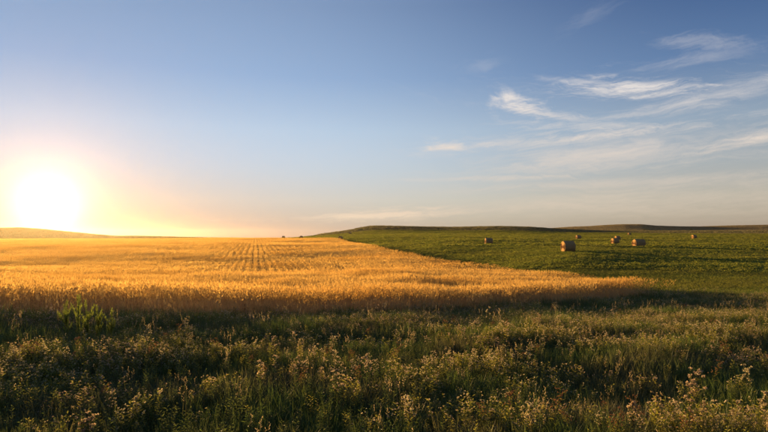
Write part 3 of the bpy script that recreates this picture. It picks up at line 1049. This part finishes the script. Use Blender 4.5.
# ------------------------------------------------------------------ hay bales
def build_bale(X, Y, dia, length, facing, label, seed, group='round hay bales lying in the fields'):
    R = random.Random(seed)
    r = dia / 2
    root = link(bpy.data.objects.new('hay_bale', None))
    root.location = (X, Y, float(H(X, Y)) - .03)
    root.rotation_euler = (0, 0, math.radians(-90 - facing))      # local -X is the end that faces FACING (degrees from +Y, clockwise)
    tag(root, label, 'hay bale', group)
    ph = [R.uniform(0, 6.28) for _ in range(6)]

    def rad(t, u):
        k = 1 + .018 * math.sin(3 * t + ph[0]) + .012 * math.sin(7 * t + ph[1] + u * 3) + .01 * math.sin(u * 9 + ph[2]) + R.gauss(0, .006)
        return r * k
    n, m = 44, 13
    vs, fs = [], []
    for j in range(m):
        u = j / (m - 1)
        x = (u - .5) * length
        edge = min(u, 1 - u) * length
        ins = .06 * max(0, 1 - edge / .10) ** 2
        for i in range(n):
            t = 2 * math.pi * i / n
            q = rad(t, u) - ins
            y, z = math.sin(t) * q * 1.015, math.cos(t) * q * .985
            z = max(z, -r * .955)
            y *= 1 + .05 * (1 - (z / r + 1) / 2)
            vs.append((x, y, z + r * .955))
    for j in range(m - 1):
        for i in range(n):
            fs.append((j * n + i, j * n + (i + 1) % n, (j + 1) * n + (i + 1) % n, (j + 1) * n + i))
    me = bpy.data.meshes.new('straw_roll')
    me.from_pydata(vs, [], fs)
    me.materials.append(MATS['bale_straw_shaded'])
    me.polygons.foreach_set('use_smooth', [True] * len(fs))
    link(bpy.data.objects.new('straw_roll', me), root)
    for side in (-1, 1):                                             # the two coiled ends
        vs, fs = [], []
        rings = 15
        ring0 = vs_at = (0 if side < 0 else m - 1) * n
        outer = [me.vertices[vs_at + i].co.copy() for i in range(n)]
        c = np.array([side * length / 2, 0, r * .955])
        vs.append((c[0] + side * .03, 0, c[2]))
        for k in range(1, rings + 1):
            f = k / rings
            for i in range(n):
                o = outer[i]
                sp = .022 * math.sin(6.283 * (f * 7.5 - i / n)) * (1 if k < rings else 0) + R.gauss(0, .006) * (k < rings)
                dome = .03 * (1 - f * f)
                vs.append((c[0] + side * (sp + dome), o.y * f, c[2] + (o.z - c[2]) * f))
        for i in range(n):
            fs.append((0, 1 + i, 1 + (i + 1) % n))
        for k in range(rings - 1):
            for i in range(n):
                a, b2 = 1 + k * n + i, 1 + k * n + (i + 1) % n
                fs.append((a, a + n, b2 + n, b2))
        m2 = bpy.data.meshes.new('coiled_end')
        m2.from_pydata(vs, [], fs)
        m2.materials.append(MATS['bale_straw_lit'])
        link(bpy.data.objects.new('coiled_end', m2), root)
    b = B()
    for k in range(260):                                             # loose straws
        t = R.uniform(0, 6.283)
        if R.random() < .6:
            x = R.uniform(-.5, .5) * length
            p = np.array([x, math.sin(t) * r * 1.0, math.cos(t) * r * .98 + r * .955]); d = np.array([R.gauss(0, .6), math.sin(t + R.gauss(0, 1)), math.cos(t + R.gauss(0, 1))])
        else:
            s = R.choice((-1, 1)); f = R.random() ** .5
            p = np.array([s * length / 2, math.sin(t) * r * f, math.cos(t) * r * f + r * .955]); d = np.array([s * .7, R.gauss(0, .7), R.gauss(0, .7)])
        if p[2] < .05: continue
        d /= np.linalg.norm(d); sd = np.cross(d, (R.random(), R.random(), R.random())); sd /= np.linalg.norm(sd)
        L = R.uniform(.05, .14)
        b.add([p - sd * .006, p + sd * .006, p + d * L + sd * .004], [(0, 1, 2)], 'bale_straw_lit')
    o = link(bpy.data.objects.new('loose_straw', b.mesh('loose_straw')), root)
    tag(o, kind='stuff')
    return root


def bales():
    D = 1.7
    spec = [  # column, depth, diameter, length, facing, label
        (568, 86, 1.76, 1.55, -96, 'largest and nearest round hay bale, its coiled end lit, in the green field'),
        (638.8, 116, 1.72, 1.95, -96, 'wide hay bale with long shaded side, right of the overlapping pair'),
        (615, 143, 1.70, 1.35, -96, 'front hay bale of the two that overlap, lit end showing'),
        (617.5, 190, 1.70, 1.25, -96, 'hay bale peeping from behind another bale, rear of the overlapping pair'),
        (578.4, 212, 1.70, 1.5, -100, 'small far hay bale just beyond and right of the nearest bale'),
        (488.7, 139, 1.70, 1.6, -96, 'hay bale alone in the middle of the green field above the wheat edge'),
        (694, 222, 1.70, 1.25, -96, 'small solitary hay bale, rightmost in the green field'),
        (629.3, 335, 1.65, 1.3, -105, 'tiny pale hay bale highest up the green slope'),
        (340.6, 240, 1.65, 1.2, -150, 'dark hay bale at the foot of the green hill by the wheat corner'),
        (301.2, 330, 1.65, 1.3, -160, 'dark hay bale on the skyline, right one of two silhouettes'),
        (283.5, 355, 1.65, 1.3, -165, 'dark hay bale on the skyline, leftmost of all bales'),
        (350, 425, 1.65, 1.3, -150, 'tiny dark hay bale on the green hill shoulder'),
    ]
    for i, (x, Yd, d, L, fc, lab) in enumerate(spec):
        X = (x - CX) / FPX * Yd
        build_bale(X, Yd, d * 1.07, L * 1.05, fc, lab, 900 + i)


# ------------------------------------------------------------------ shrubs on the far slope
def shrub(x, Yd, h, w, label, seed):
    R = random.Random(seed)
    X = (x - CX) / FPX * Yd
    root = link(bpy.data.objects.new('shrub', None))
    root.location = (X, Yd, float(H(X, Yd)) - .1)
    tag(root, label, 'shrub', 'shrubs on the far slope')
    b = B(); tips = []
    for i in range(7):
        a = R.uniform(0, 6.283); L = h * R.uniform(.4, .7)
        p1 = np.array([math.sin(a) * w * .12, math.cos(a) * w * .12, L * .5]); p2 = np.array([math.sin(a) * w * .3, math.cos(a) * w * .3, L])
        b.tube([(0, 0, 0), p1, p2], .09, .03, 'bark', 5); tips += [p1, p2]
    link(bpy.data.objects.new('trunk', b.mesh('trunk')), root)
    c = B()
    lobes = [(R.uniform(-.35, .35) * w, R.uniform(-.35, .35) * w, h * R.uniform(.35, .72), R.uniform(.16, .3) * w) for _ in range(9)]
    for i in range(1300):
        lx, ly, lz, lr = R.choice(lobes)
        d = np.array([R.gauss(0, 1), R.gauss(0, 1), R.gauss(0, .8)]); d /= np.linalg.norm(d)
        p = np.array([lx, ly, lz]) + d * lr * R.uniform(.5, 1.1)
        if p[2] < .15: p[2] = .15 + R.random() * .3
        c.leaf(p, (R.gauss(0, 1), R.gauss(0, 1), R.gauss(.2, .6)), R.uniform(.2, .36), R.uniform(.12, .22), 'shrub_leaf', R)
    cr = link(bpy.data.objects.new('crown', c.mesh('crown')), root)
    tag(cr, kind='stuff')


# ------------------------------------------------------------------ single weeds that stand out
def weed(kind, x, y, h, label, seed, lean=.12, br=9, name='flowering_weed', group='tall weeds standing out of the verge', **kw):
    Yd = y_to_depth(x, y)
    p = at(x, y, Yd)
    root = link(bpy.data.objects.new(name, None))
    root.location = (p[0], p[1], p[2] - .01)
    tag(root, label, 'weed', group)
    parts = {}
    if kind == 'flower': flower_weed(seed, h, br, parts, lean=lean, **kw)
    else: feather_weed(seed, h, parts)
    link(bpy.data.objects.new('stem', parts['stem'].mesh('stem')), root)
    lv = link(bpy.data.objects.new('leaves', parts['leaves'].mesh('leaves')), root)
    tag(lv, kind='stuff')
    for hb in parts['flower_head']:
        link(bpy.data.objects.new('flower_head', hb.mesh('flower_head')), root)


def weeds():
    for i, (x, y, h, lab) in enumerate([
            (68, 344, .95, 'bright green feathery weed, leftmost of the tall clump before the wheat'),
            (78, 347, 1.10, 'tallest bright green feathery weed in the clump before the wheat'),
            (88, 346, .98, 'bright green feathery weed in the middle of the tall clump'),
            (99, 348, .90, 'bright green feathery weed beside the middle of the tall clump'),
            (111, 346, .80, 'short bright green feathery weed, rightmost of the tall clump')]):
        weed('feather', x, y, h, lab, 700 + i, name='feathery_weed', group='bright green weeds before the wheat')
    Y2 = dict(leafmat='weed_leaf_yellow')
    for i, (x, y, h, ln, br, lab, kw) in enumerate([
            (696, 432, .68, .05, 12, 'tall branched pale-flowered weed in the bottom right of the verge', Y2),
            (684, 430, .52, .35, 9, 'pale-flowered weed leaning beside the tall branched one at bottom right', Y2),
            (745, 405, .50, .05, 8, 'thin upright pale weed near the right border of the picture', {}),
            (411, 448, .52, .05, 9, 'pale flower spike at the bottom edge, left of the flowering mound', Y2),
            (487, 336, .75, .04, 7, 'tall greyish weed spike in front of the wheat near the middle', {}),
            (505, 362, .72, .06, 11, 'yellowish sunlit weed spike below the wheat edge', Y2),
            (575, 352, .70, .08, 12, 'bushy yellowish weed before the right part of the wheat', Y2),
            (90, 450, .36, .1, 8, 'pale fluffy flower head at the bottom edge, lower left', {}),
            (78, 452, .30, .15, 7, 'small fluffy flower beside another one at the bottom edge, lower left', {}),
            (140, 430, .38, .15, 7, 'small sunlit weed in the dark grass at lower left', Y2),
            (530, 445, .42, .08, 11, 'sunlit pale flowers at the bottom edge, right of the flowering mound', Y2),
            (262, 400, .52, .08, 11, 'golden sunlit weed at the left end of the lit flower band', Y2),
            (365, 388, .50, .1, 10, 'pink-tinged flowering weed at the right end of the lit flower band', {}),
            (633, 442, .42, .1, 10, 'low pale-flowered weed at the bottom edge beneath the dark grass', {}),
            (764, 436, .48, .1, 10, 'pale-flowered weed in the bottom right corner', {})]):
        weed('flower', x, y, h, lab, 740 + i, lean=ln, br=br, fluff=1.15, heads=(4, 7), **kw)


plant_wheat()
plant_crop()
plant_hills()
plant_verge()
bales()
shrub(646, 720, 4.2, 8.5, 'dark rounded shrub on the far slope beneath the hump of the ridge', 1)
shrub(691, 900, 4.2, 7.5, 'smaller dark shrub farther up the far slope, rightmost of the two shrubs', 2)
weeds()

# ------------------------------------------------------------------ haze volume added to spread the low sun's warm glare
HAZE = True
if HAZE:
    x0, x1, y0, y1, z0, z1 = -2600, 2600, -2600, 2600, -40, 34
    me = bpy.data.meshes.new('haze')
    me.from_pydata([(x0, y0, z0), (x1, y0, z0), (x1, y1, z0), (x0, y1, z0), (x0, y0, z1), (x1, y0, z1), (x1, y1, z1), (x0, y1, z1)], [],
                   [(3, 2, 1, 0), (4, 5, 6, 7), (0, 1, 5, 4), (1, 2, 6, 5), (2, 3, 7, 6), (3, 0, 4, 7)])
    m = bpy.data.materials.new('haze_glare')
    m.use_nodes = True
    T = m.node_tree
    T.nodes.remove(T.nodes['Principled BSDF'])
    pv = T.nodes.new('ShaderNodeVolumePrincipled')
    pv.inputs['Color'].default_value = (.93, .84, .70, 1)
    pv.inputs['Density'].default_value = .000028
    pv.inputs['Anisotropy'].default_value = .79
    T.links.new(pv.outputs[0], T.nodes['Material Output'].inputs['Volume'])
    me.materials.append(m)
    hz = link(bpy.data.objects.new('haze', me))
    tag(hz, 'thin golden evening haze over the fields', 'haze', kind='stuff')
